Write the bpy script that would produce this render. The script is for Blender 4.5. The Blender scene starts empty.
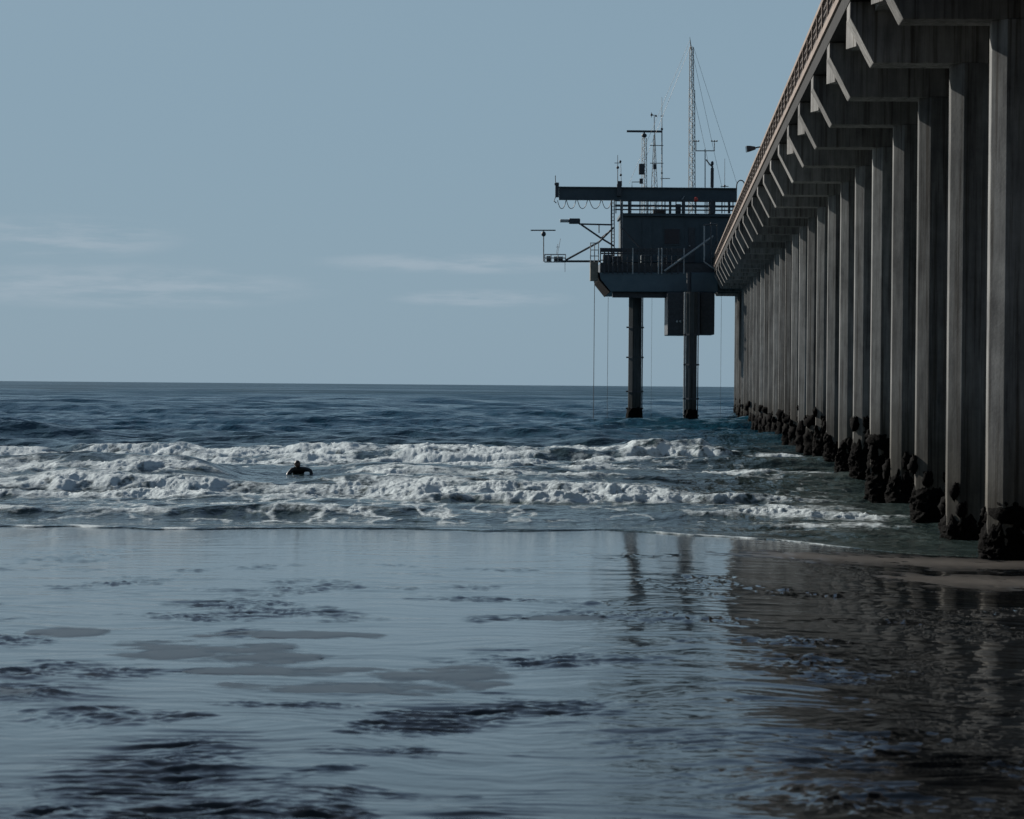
import bpy, bmesh, math, random
import numpy as np
from mathutils import Vector, Matrix
random.seed(7)
PI = math.pi
sc = bpy.context.scene
COL = sc.collection

# ------------------------------------------------------------------ camera
F = 2620.0; CX, CY = 512.0, 409.5
CAMH = 3.4
PITCH = math.atan(24.4 / F); ROLL = 0.0081
fw = Vector((0, math.cos(PITCH), -math.sin(PITCH)))
rt0 = Vector((1, 0, 0)); up0 = rt0.cross(fw)
rt = rt0 * math.cos(ROLL) + up0 * math.sin(ROLL)
up = up0 * math.cos(ROLL) - rt0 * math.sin(ROLL)
CAM = Vector((0, 0, CAMH))
def ray(px, py):
    d = fw + rt * ((px - CX) / F) + up * ((CY - py) / F)
    return d / d.y
def W(px, py, Y):
    return CAM + ray(px, py) * Y
cam_d = bpy.data.cameras.new('camera'); cam = bpy.data.objects.new('camera', cam_d); COL.objects.link(cam)
M4 = Matrix.Identity(4)
for i in range(3):
    M4[i][0] = rt[i]; M4[i][1] = up[i]; M4[i][2] = -fw[i]; M4[i][3] = CAM[i]
cam.matrix_world = M4
cam_d.sensor_width = 36.0; cam_d.lens = F / 1024 * 36.0
cam_d.clip_start = 0.5; cam_d.clip_end = 120000
cam_d.dof.use_dof = True; cam_d.dof.focus_distance = 100; cam_d.dof.aperture_fstop = 4.5
sc.camera = cam

# ------------------------------------------------------------------ helpers
def tag(o, label=None, cat=None, group=None, kind=None):
    if label: o['label'] = label
    if cat: o['category'] = cat
    if group: o['group'] = group
    if kind: o['kind'] = kind
    return o
def empty(name, loc, label, cat, group=None):
    o = bpy.data.objects.new(name, None); COL.objects.link(o); o.location = loc
    o.empty_display_size = 0.3
    return tag(o, label, cat, group)
def flush():
    bpy.context.view_layer.update()
class MB:
    """collects world-space shapes and links them as one mesh object"""
    def __init__(s): s.v = []; s.f = []
    def poly(s, vs, fs):
        n = len(s.v); s.v += [tuple(v) for v in vs]; s.f += [tuple(i + n for i in f) for f in fs]; return s
    def box(s, x0, x1, y0, y1, z0, z1):
        vs = [(x0,y0,z0),(x1,y0,z0),(x1,y1,z0),(x0,y1,z0),(x0,y0,z1),(x1,y0,z1),(x1,y1,z1),(x0,y1,z1)]
        return s.poly(vs, [(0,3,2,1),(4,5,6,7),(0,1,5,4),(1,2,6,5),(2,3,7,6),(3,0,4,7)])
    def pbox(s, px0, px1, py0, py1, Y, dep):
        """box whose front face spans this rectangle at distance Y, depth dep metres"""
        a = W((px0+px1)/2, py1, Y); b = W((px0+px1)/2, py0, Y)
        x0 = W(px0, (py0+py1)/2, Y).x; x1 = W(px1, (py0+py1)/2, Y).x
        return s.box(x0, x1, Y, Y+dep, a.z, b.z)
    def tube(s, pts, r, n=6, r1=None, cap=True):
        pts = [Vector(p) for p in pts]; k = len(pts); r1 = r if r1 is None else r1
        vs = []; fs = []
        for i, p in enumerate(pts):
            t = (pts[min(i+1,k-1)] - pts[max(i-1,0)]).normalized()
            a = t.cross(Vector((0,0,1)))
            if a.length < 1e-4: a = t.cross(Vector((0,1,0)))
            a.normalize(); b = t.cross(a); rr = r + (r1-r)*i/max(1,k-1)
            for j in range(n):
                an = 2*PI*(j+.5)/n; vs.append(p + a*math.cos(an)*rr + b*math.sin(an)*rr)
        for i in range(k-1):
            for j in range(n):
                j2 = (j+1) % n; fs.append((i*n+j, i*n+j2, (i+1)*n+j2, (i+1)*n+j))
        if cap: fs += [tuple(range(n))[::-1], tuple((k-1)*n+j for j in range(n))]
        return s.poly(vs, fs)
    def ptube(s, pp, r, n=6, r1=None):
        """pp: list of (px, py, Y)"""
        return s.tube([W(*p) for p in pp], r, n, r1)
    def prism(s, poly, T, a, b):
        """poly in (lat,h); extruded between a and b along; T maps (lat,along,h) to world"""
        n = len(poly)
        vs = [T(l, a, h) for l, h in poly] + [T(l, b, h) for l, h in poly]
        fs = [tuple(range(n)), tuple(range(2*n-1, n-1, -1))] + [(i, n+i, n+(i+1)%n, (i+1)%n) for i in range(n)]
        return s.poly(vs, fs)
    def ball(s, c, r, nu=10, nv=7, sc_=(1,1,1)):
        c = Vector(c); vs = []; fs = []
        for i in range(nv+1):
            th = PI*i/nv
            for j in range(nu):
                ph = 2*PI*j/nu
                vs.append(c + Vector((r*sc_[0]*math.sin(th)*math.cos(ph), r*sc_[1]*math.sin(th)*math.sin(ph), r*sc_[2]*math.cos(th))))
        for i in range(nv):
            for j in range(nu):
                fs.append((i*nu+j, (i+1)*nu+j, (i+1)*nu+(j+1)%nu, i*nu+(j+1)%nu))
        return s.poly(vs, fs)
    def build(s, name, mat, parent=None, smooth=False, bevel=0):
        me = bpy.data.meshes.new(name)
        o = bpy.data.objects.new(name, me); COL.objects.link(o)
        off = Vector((0,0,0))
        if parent is not None:
            q = parent; off = Vector((0,0,0))
            while q is not None: off = off + q.location; q = q.parent
        me.from_pydata([tuple(Vector(v) - off) for v in s.v], [], s.f)
        bm = bmesh.new(); bm.from_mesh(me); bmesh.ops.recalc_face_normals(bm, faces=bm.faces); bm.to_mesh(me); bm.free()
        me.materials.append(mat)
        if smooth: me.polygons.foreach_set('use_smooth', [True]*len(me.polygons))
        if parent is not None: o.parent = parent
        if bevel:
            b = o.modifiers.new('bevel', 'BEVEL'); b.width = bevel; b.segments = 2; b.limit_method = 'ANGLE'
        return o

# ------------------------------------------------------------------ numpy noise
def _hash(ix, iy, seed):
    h = ix*np.uint32(374761393) + iy*np.uint32(668265263) + np.uint32((seed*1442695041) & 0xffffffff)
    h = (h ^ (h >> np.uint32(13))) * np.uint32(1274126177)
    return h ^ (h >> np.uint32(16))
def perlin(x, y, seed=0):
    x = np.asarray(x, np.float32); y = np.asarray(y, np.float32)
    x0 = np.floor(x); y0 = np.floor(y); fx = x-x0; fy = y-y0
    ix = x0.astype(np.int32).view(np.uint32); iy = y0.astype(np.int32).view(np.uint32)
    u = fx*fx*fx*(fx*(fx*6-15)+10); v = fy*fy*fy*(fy*(fy*6-15)+10)
    one = np.uint32(1)
    def g(jx, jy, dx, dy):
        h = _hash(jx, jy, seed)
        k = (h & np.uint32(0xffff)).astype(np.float32)*np.float32(2/65536.) - 1     # gradient components
        m = (h >> np.uint32(16)).astype(np.float32)*np.float32(2/65536.) - 1
        return (k*(fx-dx) + m*(fy-dy))*np.float32(1.22)
    n0 = g(ix, iy, 0, 0); n0 = n0 + u*(g(ix+one, iy, 1, 0) - n0)
    n1 = g(ix, iy+one, 0, 1); n1 = n1 + u*(g(ix+one, iy+one, 1, 1) - n1)
    return ((n0 + v*(n1-n0))*np.float32(1.5)).astype(np.float32)
def fbm(x, y, seed=0, octv=4, gain=.5, lac=2.03):
    a = 1.; s = 0.; f = 1.
    for o in range(octv):
        s = s + a*perlin(x*f + 17.3*o, y*f - 9.1*o, seed+o); a *= gain; f *= lac
    return s
def billow(x, y, seed=0, octv=4, gain=.5):
    a = 1.; s = 0.; f = 1.
    for o in range(octv):
        s = s + a*np.abs(perlin(x*f + 7.7*o, y*f + 3.1*o, seed+o)); a *= gain; f *= 2.1
    return s
def sst(a, b, x):
    t = np.clip((x-a)/(b-a), 0, 1); return t*t*(3-2*t)
def grid_obj(name, X, Y, Z, mat, attrs=None, flat=False):
    nr, nc = X.shape
    co = np.empty((nr*nc, 3), np.float32); co[:,0] = X.ravel(); co[:,1] = Y.ravel(); co[:,2] = Z.ravel()
    i = np.arange(nr*nc).reshape(nr, nc)
    q = np.stack([i[:-1,:-1], i[:-1,1:], i[1:,1:], i[1:,:-1]], -1).reshape(-1, 4)
    me = bpy.data.meshes.new(name)
    me.vertices.add(nr*nc); me.vertices.foreach_set('co', co.ravel())
    me.loops.add(q.size); me.loops.foreach_set('vertex_index', q.ravel().astype(np.int32))
    me.polygons.add(len(q)); me.polygons.foreach_set('loop_start', np.arange(0, q.size, 4, dtype=np.int32))
    me.polygons.foreach_set('loop_total', np.full(len(q), 4, np.int32))
    me.update(calc_edges=True)
    me.polygons.foreach_set('use_smooth', np.full(len(q), not flat))
    for k, a in (attrs or {}).items():
        at = me.attributes.new(k, 'FLOAT', 'POINT'); at.data.foreach_set('value', a.ravel().astype(np.float32))
    me.materials.append(mat)
    o = bpy.data.objects.new(name, me); COL.objects.link(o)
    return o

# ------------------------------------------------------------------ materials
def newmat(name):
    m = bpy.data.materials.new(name); m.use_nodes = True
    nt = m.node_tree; return m, nt, nt.nodes['Principled BSDF']
def N(nt, t, **kw):
    n = nt.nodes.new(t)
    for k, v in kw.items():
        if hasattr(n, k): setattr(n, k, v)
        else: n.inputs[k].default_value = v
    return n
def ramp(nt, fac, stops):
    r = nt.nodes.new('ShaderNodeValToRGB'); e = r.color_ramp.elements
    while len(e) < len(stops): e.new(0.5)
    for i, (p, c) in enumerate(stops):
        e[i].position = p; e[i].color = (c[0], c[1], c[2], 1) if isinstance(c, tuple) else (c, c, c, 1)
    nt.links.new(fac, r.inputs[0]); return r
def simple(name, ca, cb, rough=.6, scale=3., metal=0., stretch=(1,1,1), bump=.0, bscale=30.):
    m, nt, p = newmat(name); L = nt.links.new
    tc = N(nt, 'ShaderNodeNewGeometry'); mp = N(nt, 'ShaderNodeMapping'); mp.inputs['Scale'].default_value = stretch
    L(tc.outputs['Position'], mp.inputs['Vector'])
    nz = N(nt, 'ShaderNodeTexNoise', Scale=scale, Detail=6.); nz.inputs['Roughness'].default_value = .65
    L(mp.outputs[0], nz.inputs['Vector'])
    r = ramp(nt, nz.outputs['Fac'], [(.3, ca), (.7, cb)]); L(r.outputs[0], p.inputs['Base Color'])
    p.inputs['Roughness'].default_value = rough; p.inputs['Metallic'].default_value = metal
    if bump:
        n2 = N(nt, 'ShaderNodeTexNoise', Scale=bscale, Detail=4.); L(tc.outputs['Position'], n2.inputs['Vector'])
        b = N(nt, 'ShaderNodeBump', Strength=bump, Distance=.02); L(n2.outputs['Fac'], b.inputs['Height']); L(b.outputs[0], p.inputs['Normal'])
    return m
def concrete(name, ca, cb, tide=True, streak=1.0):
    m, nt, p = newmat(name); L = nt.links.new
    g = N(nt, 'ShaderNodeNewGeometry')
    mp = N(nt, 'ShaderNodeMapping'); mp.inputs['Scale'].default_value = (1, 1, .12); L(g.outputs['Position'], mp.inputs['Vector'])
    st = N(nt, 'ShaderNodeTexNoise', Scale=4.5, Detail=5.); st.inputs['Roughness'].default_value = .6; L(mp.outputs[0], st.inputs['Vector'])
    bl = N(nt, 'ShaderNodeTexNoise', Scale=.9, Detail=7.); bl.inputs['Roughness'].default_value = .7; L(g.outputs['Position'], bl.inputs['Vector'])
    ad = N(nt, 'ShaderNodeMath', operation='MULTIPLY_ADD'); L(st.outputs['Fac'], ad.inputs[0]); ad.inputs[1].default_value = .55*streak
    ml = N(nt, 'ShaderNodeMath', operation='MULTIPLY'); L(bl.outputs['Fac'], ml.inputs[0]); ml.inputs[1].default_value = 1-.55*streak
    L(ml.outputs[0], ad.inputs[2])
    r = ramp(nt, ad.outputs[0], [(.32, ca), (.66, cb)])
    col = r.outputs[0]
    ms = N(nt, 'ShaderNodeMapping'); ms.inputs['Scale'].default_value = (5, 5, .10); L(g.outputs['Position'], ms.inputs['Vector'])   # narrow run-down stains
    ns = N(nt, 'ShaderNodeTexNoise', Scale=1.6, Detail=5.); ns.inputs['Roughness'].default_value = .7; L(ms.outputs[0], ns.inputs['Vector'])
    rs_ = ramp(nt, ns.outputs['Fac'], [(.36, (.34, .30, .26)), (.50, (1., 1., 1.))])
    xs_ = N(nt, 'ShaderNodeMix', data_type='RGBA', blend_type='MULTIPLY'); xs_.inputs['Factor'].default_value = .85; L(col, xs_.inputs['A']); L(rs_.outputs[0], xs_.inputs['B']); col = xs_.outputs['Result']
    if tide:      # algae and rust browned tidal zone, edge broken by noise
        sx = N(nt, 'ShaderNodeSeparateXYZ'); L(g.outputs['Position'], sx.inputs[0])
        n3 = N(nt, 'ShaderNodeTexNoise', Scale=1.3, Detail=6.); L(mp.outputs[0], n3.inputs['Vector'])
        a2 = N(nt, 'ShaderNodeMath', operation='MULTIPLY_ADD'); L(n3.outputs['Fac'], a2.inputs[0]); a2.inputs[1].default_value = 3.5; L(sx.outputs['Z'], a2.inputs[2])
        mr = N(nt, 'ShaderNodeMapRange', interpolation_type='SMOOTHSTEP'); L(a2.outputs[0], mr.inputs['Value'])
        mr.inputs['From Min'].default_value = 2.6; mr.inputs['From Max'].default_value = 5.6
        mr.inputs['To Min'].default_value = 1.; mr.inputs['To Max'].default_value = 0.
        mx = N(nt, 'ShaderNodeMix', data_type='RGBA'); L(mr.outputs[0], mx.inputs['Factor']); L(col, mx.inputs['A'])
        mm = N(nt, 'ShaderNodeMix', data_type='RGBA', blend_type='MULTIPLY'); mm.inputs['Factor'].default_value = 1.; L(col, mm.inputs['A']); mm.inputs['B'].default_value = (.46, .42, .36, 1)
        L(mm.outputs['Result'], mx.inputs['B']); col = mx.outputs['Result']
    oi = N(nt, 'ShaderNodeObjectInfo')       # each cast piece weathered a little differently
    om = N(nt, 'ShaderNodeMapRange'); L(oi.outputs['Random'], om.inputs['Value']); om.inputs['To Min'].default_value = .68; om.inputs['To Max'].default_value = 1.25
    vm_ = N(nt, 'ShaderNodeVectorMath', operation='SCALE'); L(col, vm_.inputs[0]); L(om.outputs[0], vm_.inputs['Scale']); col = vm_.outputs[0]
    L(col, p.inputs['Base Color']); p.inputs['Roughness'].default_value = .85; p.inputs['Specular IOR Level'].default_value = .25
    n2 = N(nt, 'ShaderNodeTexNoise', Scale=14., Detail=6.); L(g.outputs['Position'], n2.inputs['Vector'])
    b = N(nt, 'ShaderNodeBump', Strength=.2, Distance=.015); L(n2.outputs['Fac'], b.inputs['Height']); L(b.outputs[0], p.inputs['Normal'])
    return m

M_CONC = concrete('weathered_concrete', (.065, .068, .069), (.275, .28, .27))
M_CAP = concrete('cap_concrete', (.10, .10, .10), (.34, .335, .315), tide=False)
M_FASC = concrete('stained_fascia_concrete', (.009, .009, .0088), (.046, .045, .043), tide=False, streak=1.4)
M_RAIL = simple('weathered_timber', (.15, .11, .088), (.30, .235, .19), .8, 5., stretch=(1, .1, 1))
M_RAILD = simple('dark_railing_timber', (.05, .04, .035), (.11, .085, .07), .8, 5.)
M_MUSS = simple('mussel_shells_and_end_shade', (.0012, .0013, .0015), (.006, .0055, .005), .9, 14., bump=1., bscale=26.)  # black shells; also colours the added shade sheet on the hull end
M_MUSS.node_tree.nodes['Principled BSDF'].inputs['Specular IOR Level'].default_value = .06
M_BLUE = simple('blue_grey_marine_paint', (.065, .105, .125), (.10, .145, .165), .55, .9)
M_DBLUE = simple('dark_blue_marine_paint', (.034, .055, .066), (.055, .082, .096), .6, 1.2)
M_STEEL = simple('dark_steel', (.02, .026, .032), (.05, .06, .07), .5, 4.)
M_GALV = simple('galvanised_steel', (.26, .28, .28), (.42, .43, .42), .5, 6., metal=.2)
M_LEG = concrete('platform_leg_concrete', (.045, .052, .054), (.11, .118, .116))
M_TAN = simple('tan_canvas', (.16, .14, .11), (.28, .25, .2), .8, 3.)
M_GLASS, nt_, p_ = newmat('window_glass'); p_.inputs['Base Color'].default_value = (.012, .03, .05, 1); p_.inputs['Roughness'].default_value = .12
M_RED, nt_, p_ = newmat('red_lamp_glass'); p_.inputs['Base Color'].default_value = (.5, .05, .03, 1); p_.inputs['Roughness'].default_value = .3

# sea
def sea_material():
    m, nt, p = newmat('sea_water'); L = nt.links.new
    g = N(nt, 'ShaderNodeNewGeometry')
    at = N(nt, 'ShaderNodeAttribute', attribute_name='foam')
    tb = N(nt, 'ShaderNodeAttribute', attribute_name='turbid')
    base = N(nt, 'ShaderNodeMix', data_type='RGBA'); L(tb.outputs['Fac'], base.inputs['Factor'])
    base.inputs['A'].default_value = (.006, .048, .076, 1); base.inputs['B'].default_value = (.040, .060, .056, 1)
    L(base.outputs['Result'], p.inputs['Base Color'])
    p.inputs['IOR'].default_value = 1.33
    ln = N(nt, 'ShaderNodeVectorMath', operation='LENGTH'); L(g.outputs['Position'], ln.inputs[0])
    rg = N(nt, 'ShaderNodeMapRange', interpolation_type='SMOOTHSTEP'); L(ln.outputs['Value'], rg.inputs['Value'])   # waves too small to model far out become roughness
    rg.inputs['From Min'].default_value = 90; rg.inputs['From Max'].default_value = 900; rg.inputs['To Min'].default_value = .16; rg.inputs['To Max'].default_value = .56
    mw = N(nt, 'ShaderNodeMapping'); mw.inputs['Scale'].default_value = (.004, .0055, 1); L(g.outputs['Position'], mw.inputs['Vector'])
    wn = N(nt, 'ShaderNodeTexNoise', Scale=1., Detail=8.); wn.inputs['Roughness'].default_value = .75; L(mw.outputs[0], wn.inputs['Vector'])
    wr = N(nt, 'ShaderNodeMapRange', interpolation_type='SMOOTHSTEP'); L(wn.outputs['Fac'], wr.inputs['Value']); wr.inputs['From Min'].default_value = .38; wr.inputs['From Max'].default_value = .62; wr.inputs['To Min'].default_value = .35; wr.inputs['To Max'].default_value = 1.1
    wm = N(nt, 'ShaderNodeMath', operation='MULTIPLY'); L(rg.outputs[0], wm.inputs[0]); L(wr.outputs[0], wm.inputs[1])
    L(wm.outputs[0], p.inputs['Roughness'])
    n1 = N(nt, 'ShaderNodeTexNoise', Scale=3.2, Detail=5.); L(g.outputs['Position'], n1.inputs['Vector'])
    n2 = N(nt, 'ShaderNodeTexNoise', Scale=.55, Detail=6.); L(g.outputs['Position'], n2.inputs['Vector'])
    mp = N(nt, 'ShaderNodeMapping'); mp.inputs['Scale'].default_value = (.45, 1, 1); L(g.outputs['Position'], mp.inputs['Vector'])
    n0 = N(nt, 'ShaderNodeTexNoise', Scale=.14, Detail=5.); L(mp.outputs[0], n0.inputs['Vector'])
    b0 = N(nt, 'ShaderNodeBump', Strength=.7, Distance=1.6); L(n0.outputs['Fac'], b0.inputs['Height'])
    b2 = N(nt, 'ShaderNodeBump', Strength=.7, Distance=.6); L(n2.outputs['Fac'], b2.inputs['Height']); L(b0.outputs[0], b2.inputs['Normal'])
    b1 = N(nt, 'ShaderNodeBump', Strength=.5, Distance=.12); L(n1.outputs['Fac'], b1.inputs['Height']); L(b2.outputs[0], b1.inputs['Normal'])
    L(b1.outputs[0], p.inputs['Normal'])
    fo = N(nt, 'ShaderNodeBsdfPrincipled'); fo.inputs['Base Color'].default_value = (.84, .925, .93, 1); fo.inputs['Roughness'].default_value = .9
    fo.inputs['Specular IOR Level'].default_value = .1
    n3 = N(nt, 'ShaderNodeTexNoise', Scale=7., Detail=6.); n3.inputs['Roughness'].default_value = .7; L(g.outputs['Position'], n3.inputs['Vector'])
    tr = N(nt, 'ShaderNodeBsdfTranslucent'); tr.inputs['Color'].default_value = (.78, .90, .90, 1)
    fm = N(nt, 'ShaderNodeMixShader'); fm.inputs[0].default_value = .20; L(fo.outputs[0], fm.inputs[1]); L(tr.outputs[0], fm.inputs[2])
    bf = N(nt, 'ShaderNodeBump', Strength=.8, Distance=.12); L(n3.outputs['Fac'], bf.inputs['Height']); L(bf.outputs[0], fo.inputs['Normal'])
    n4 = N(nt, 'ShaderNodeTexNoise', Scale=3.2, Detail=7.); n4.inputs['Roughness'].default_value = .7; L(g.outputs['Position'], n4.inputs['Vector'])
    ad = N(nt, 'ShaderNodeMath', operation='MULTIPLY_ADD'); L(n4.outputs['Fac'], ad.inputs[0]); ad.inputs[1].default_value = .9; L(at.outputs['Fac'], ad.inputs[2])
    mr = N(nt, 'ShaderNodeMapRange', interpolation_type='SMOOTHSTEP'); L(ad.outputs[0], mr.inputs['Value'])
    mr.inputs['From Min'].default_value = .70; mr.inputs['From Max'].default_value = 1.10
    mix = N(nt, 'ShaderNodeMixShader'); L(mr.outputs[0], mix.inputs[0]); L(p.outputs[0], mix.inputs[1]); L(fm.outputs[0], mix.inputs[2])
    L(mix.outputs[0], nt.nodes['Material Output'].inputs['Surface'])
    return m
def film_material():
    m, nt, p = newmat('thin_water_over_sand'); L = nt.links.new
    g = N(nt, 'ShaderNodeNewGeometry')
    n0 = N(nt, 'ShaderNodeTexNoise', Scale=.8, Detail=5.); L(g.outputs['Position'], n0.inputs['Vector'])
    r = ramp(nt, n0.outputs['Fac'], [(.35, (.004, .006, .008)), (.7, (.016, .016, .0155))]); L(r.outputs[0], p.inputs['Base Color'])
    p.inputs['IOR'].default_value = 1.36
    ta = N(nt, 'ShaderNodeAttribute', attribute_name='thin')     # where the sand almost breaks the surface the film turns dull
    tm = N(nt, 'ShaderNodeMapRange'); L(ta.outputs['Fac'], tm.inputs['Value']); tm.inputs['To Min'].default_value = .07; tm.inputs['To Max'].default_value = .32; L(tm.outputs[0], p.inputs['Roughness'])
    n1 = N(nt, 'ShaderNodeTexNoise', Scale=9., Detail=4.); L(g.outputs['Position'], n1.inputs['Vector'])
    b1 = N(nt, 'ShaderNodeBump', Strength=.12, Distance=.02); L(n1.outputs['Fac'], b1.inputs['Height']); L(b1.outputs[0], p.inputs['Normal'])
    return m
def sand_material():
    m, nt, p = newmat('wet_sand'); L = nt.links.new
    g = N(nt, 'ShaderNodeNewGeometry')
    n0 = N(nt, 'ShaderNodeTexNoise', Scale=2.2, Detail=7.); L(g.outputs['Position'], n0.inputs['Vector'])
    r = ramp(nt, n0.outputs['Fac'], [(.3, (.014, .0135, .013)), (.7, (.034, .031, .028))]); da = N(nt, 'ShaderNodeAttribute', attribute_name='dry')
    dm = N(nt, 'ShaderNodeMix', data_type='RGBA'); L(da.outputs['Fac'], dm.inputs['Factor']); L(r.outputs[0], dm.inputs['A']); dm.inputs['B'].default_value = (.125, .112, .098, 1)
    L(dm.outputs['Result'], p.inputs['Base Color'])
    p.inputs['Roughness'].default_value = .30; p.inputs['IOR'].default_value = 1.36
    n1 = N(nt, 'ShaderNodeTexNoise', Scale=120., Detail=3.); L(g.outputs['Position'], n1.inputs['Vector'])
    b1 = N(nt, 'ShaderNodeBump', Strength=.25, Distance=.004); L(n1.outputs['Fac'], b1.inputs['Height']); L(b1.outputs[0], p.inputs['Normal'])
    return m
M_SEA = sea_material(); M_FILM = film_material(); M_SAND = sand_material()

# ------------------------------------------------------------------ sky, sun
SUN_EL = math.radians(23.5)
BETA = math.radians(40.5)          # beyond the square-left direction
sdir = Vector((-math.cos(BETA)*math.cos(SUN_EL), math.sin(BETA)*math.cos(SUN_EL), math.sin(SUN_EL)))
sl = bpy.data.lights.new('sun', 'SUN'); sl.energy = 5.0; sl.angle = math.radians(.5); sl.color = (1.0, .95, .88)
so = bpy.data.objects.new('sun', sl); COL.objects.link(so); so.location = (-60, 30, 60)
so.rotation_euler = sdir.to_track_quat('Z', 'Y').to_euler()
wd = bpy.data.worlds.new('World'); sc.world = wd; wd.use_nodes = True
nt = wd.node_tree; L = nt.links.new; bg = nt.nodes['Background']
sky = N(nt, 'ShaderNodeTexSky'); sky.sky_type = 'NISHITA'; sky.sun_disc = False
sky.sun_elevation = SUN_EL; sky.sun_rotation = math.atan2(sdir.x, sdir.y)
sky.altitude = 0; sky.air_density = 1.0; sky.dust_density = .6; sky.ozone_density = 2.0
tc = N(nt, 'ShaderNodeTexCoord'); sx = N(nt, 'ShaderNodeSeparateXYZ'); L(tc.outputs['Generated'], sx.inputs[0])
# thin veil of high haze that evens the sky near the horizon
veil = N(nt, 'ShaderNodeMix', data_type='RGBA'); veil.inputs['B'].default_value = (4.10, 5.97, 7.50, 1)
vm = N(nt, 'ShaderNodeMapRange', interpolation_type='SMOOTHSTEP'); L(sx.outputs['Z'], vm.inputs['Value'])
vm.inputs['From Min'].default_value = .1; vm.inputs['From Max'].default_value = .32; vm.inputs['To Min'].default_value = .93; vm.inputs['To Max'].default_value = .12
L(vm.outputs[0], veil.inputs['Factor']); L(sky.outputs[0], veil.inputs['A'])
# faint low streaks of cloud
mp = N(nt, 'ShaderNodeMapping'); mp.inputs['Scale'].default_value = (26, 26, 190); mp.inputs['Location'].default_value = (3.1, 0, 1.7); L(tc.outputs['Generated'], mp.inputs['Vector'])
cn = N(nt, 'ShaderNodeTexNoise', Scale=1., Detail=6.); cn.inputs['Roughness'].default_value = .6; L(mp.outputs[0], cn.inputs['Vector'])
cr = N(nt, 'ShaderNodeMapRange', interpolation_type='SMOOTHSTEP'); L(cn.outputs['Fac'], cr.inputs['Value'])
cr.inputs['From Min'].default_value = .34; cr.inputs['From Max'].default_value = .66
def band(lo, l1, h1, hi):
    a = N(nt, 'ShaderNodeMapRange', interpolation_type='SMOOTHSTEP'); L(sx.outputs['Z'], a.inputs['Value']); a.inputs['From Min'].default_value = lo; a.inputs['From Max'].default_value = l1
    b = N(nt, 'ShaderNodeMapRange', interpolation_type='SMOOTHSTEP'); L(sx.outputs['Z'], b.inputs['Value']); b.inputs['From Min'].default_value = h1; b.inputs['From Max'].default_value = hi
    b.inputs['To Min'].default_value = 1; b.inputs['To Max'].default_value = 0
    c = N(nt, 'ShaderNodeMath', operation='MULTIPLY'); L(a.outputs[0], c.inputs[0]); L(b.outputs[0], c.inputs[1]); return c
def wisp(x0, sx_, z0, sz_):
    a = N(nt, 'ShaderNodeMapRange', clamp=False); L(sx.outputs['X'], a.inputs['Value']); a.inputs['From Min'].default_value = x0; a.inputs['From Max'].default_value = x0+sx_
    b = N(nt, 'ShaderNodeMapRange', clamp=False); L(sx.outputs['Z'], b.inputs['Value']); b.inputs['From Min'].default_value = z0; b.inputs['From Max'].default_value = z0+sz_
    c = N(nt, 'ShaderNodeMath', operation='MULTIPLY'); L(a.outputs[0], c.inputs[0]); L(a.outputs[0], c.inputs[1])
    d = N(nt, 'ShaderNodeMath', operation='MULTIPLY_ADD'); L(b.outputs[0], d.inputs[0]); L(b.outputs[0], d.inputs[1]); L(c.outputs[0], d.inputs[2])
    e = N(nt, 'ShaderNodeMapRange', interpolation_type='SMOOTHSTEP'); L(d.outputs[0], e.inputs['Value']); e.inputs['From Min'].default_value = 0; e.inputs['From Max'].default_value = 1; e.inputs['To Min'].default_value = 1; e.inputs['To Max'].default_value = 0
    return e
ws = [wisp(-.168, .05, .0545, .0095), wisp(-.022, .062, .0462, .0048), wisp(-.012, .040, .0330, .0042), wisp(-.15, .09, .036, .010), wisp(.5, .3, .05, .02), wisp(-.6, .3, .06, .02)]
bd = ws[0]
for w_ in ws[1:]:
    m_ = N(nt, 'ShaderNodeMath', operation='MAXIMUM'); L(bd.outputs[0], m_.inputs[0]); L(w_.outputs[0], m_.inputs[1]); bd = m_
cf = N(nt, 'ShaderNodeMath', operation='MULTIPLY'); L(cr.outputs[0], cf.inputs[0]); L(bd.outputs[0], cf.inputs[1])
cf2 = N(nt, 'ShaderNodeMath', operation='MULTIPLY'); L(cf.outputs[0], cf2.inputs[0]); cf2.inputs[1].default_value = .8
cl = N(nt, 'ShaderNodeMix', data_type='RGBA'); L(cf2.outputs[0], cl.inputs['Factor']); L(veil.outputs['Result'], cl.inputs['A']); cl.inputs['B'].default_value = (5.9, 7.3, 8.5, 1)
L(cl.outputs['Result'], bg.inputs['Color']); bg.inputs['Strength'].default_value = .06
sc.view_settings.view_transform = 'Standard'; sc.view_settings.look = 'None'; sc.view_settings.exposure = 0; sc.view_settings.gamma = 1

# ------------------------------------------------------------------ sea
NEARLVL = -.2
def shore(x):          # where the water's edge lies (distance from the camera)
    return 64.8 - 9.0*sst(2.0, 11.0, x) - 6*sst(11, 30, x) + 1.1*perlin(x*.30, x*0+.5, 77) + .25*perlin(x*1.3, x*0+.5, 78)
def sand_plane(x, y):
    d = shore(x) - y
    return NEARLVL + np.where(d > 0, .02*np.minimum(d, 80) , .035*d)
def seg(x, a, b, s=3.):
    return sst(a-s, a+s, x) * (1 - sst(b-s, b+s, x))
uu = np.concatenate([np.linspace(-1.6, -.26, 40)[:-1], np.linspace(-.26, .26, 980), np.linspace(.26, 1.6, 40)[1:]])
iv = np.concatenate([np.linspace(1/50., 1/62., 70)[:-1], np.linspace(1/62., 1/125., 640)[:-1], np.linspace(1/125., 1/1500., 640), 1/np.array([2000., 3000, 5000, 9000, 18000, 40000, 90000])])
yy = 1/iv
X = np.outer(yy, uu); Y = np.repeat(yy[:,None], len(uu), 1)
dy = np.gradient(yy)[:,None]
H = np.zeros_like(X)
rng = np.random.RandomState(5)
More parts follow.
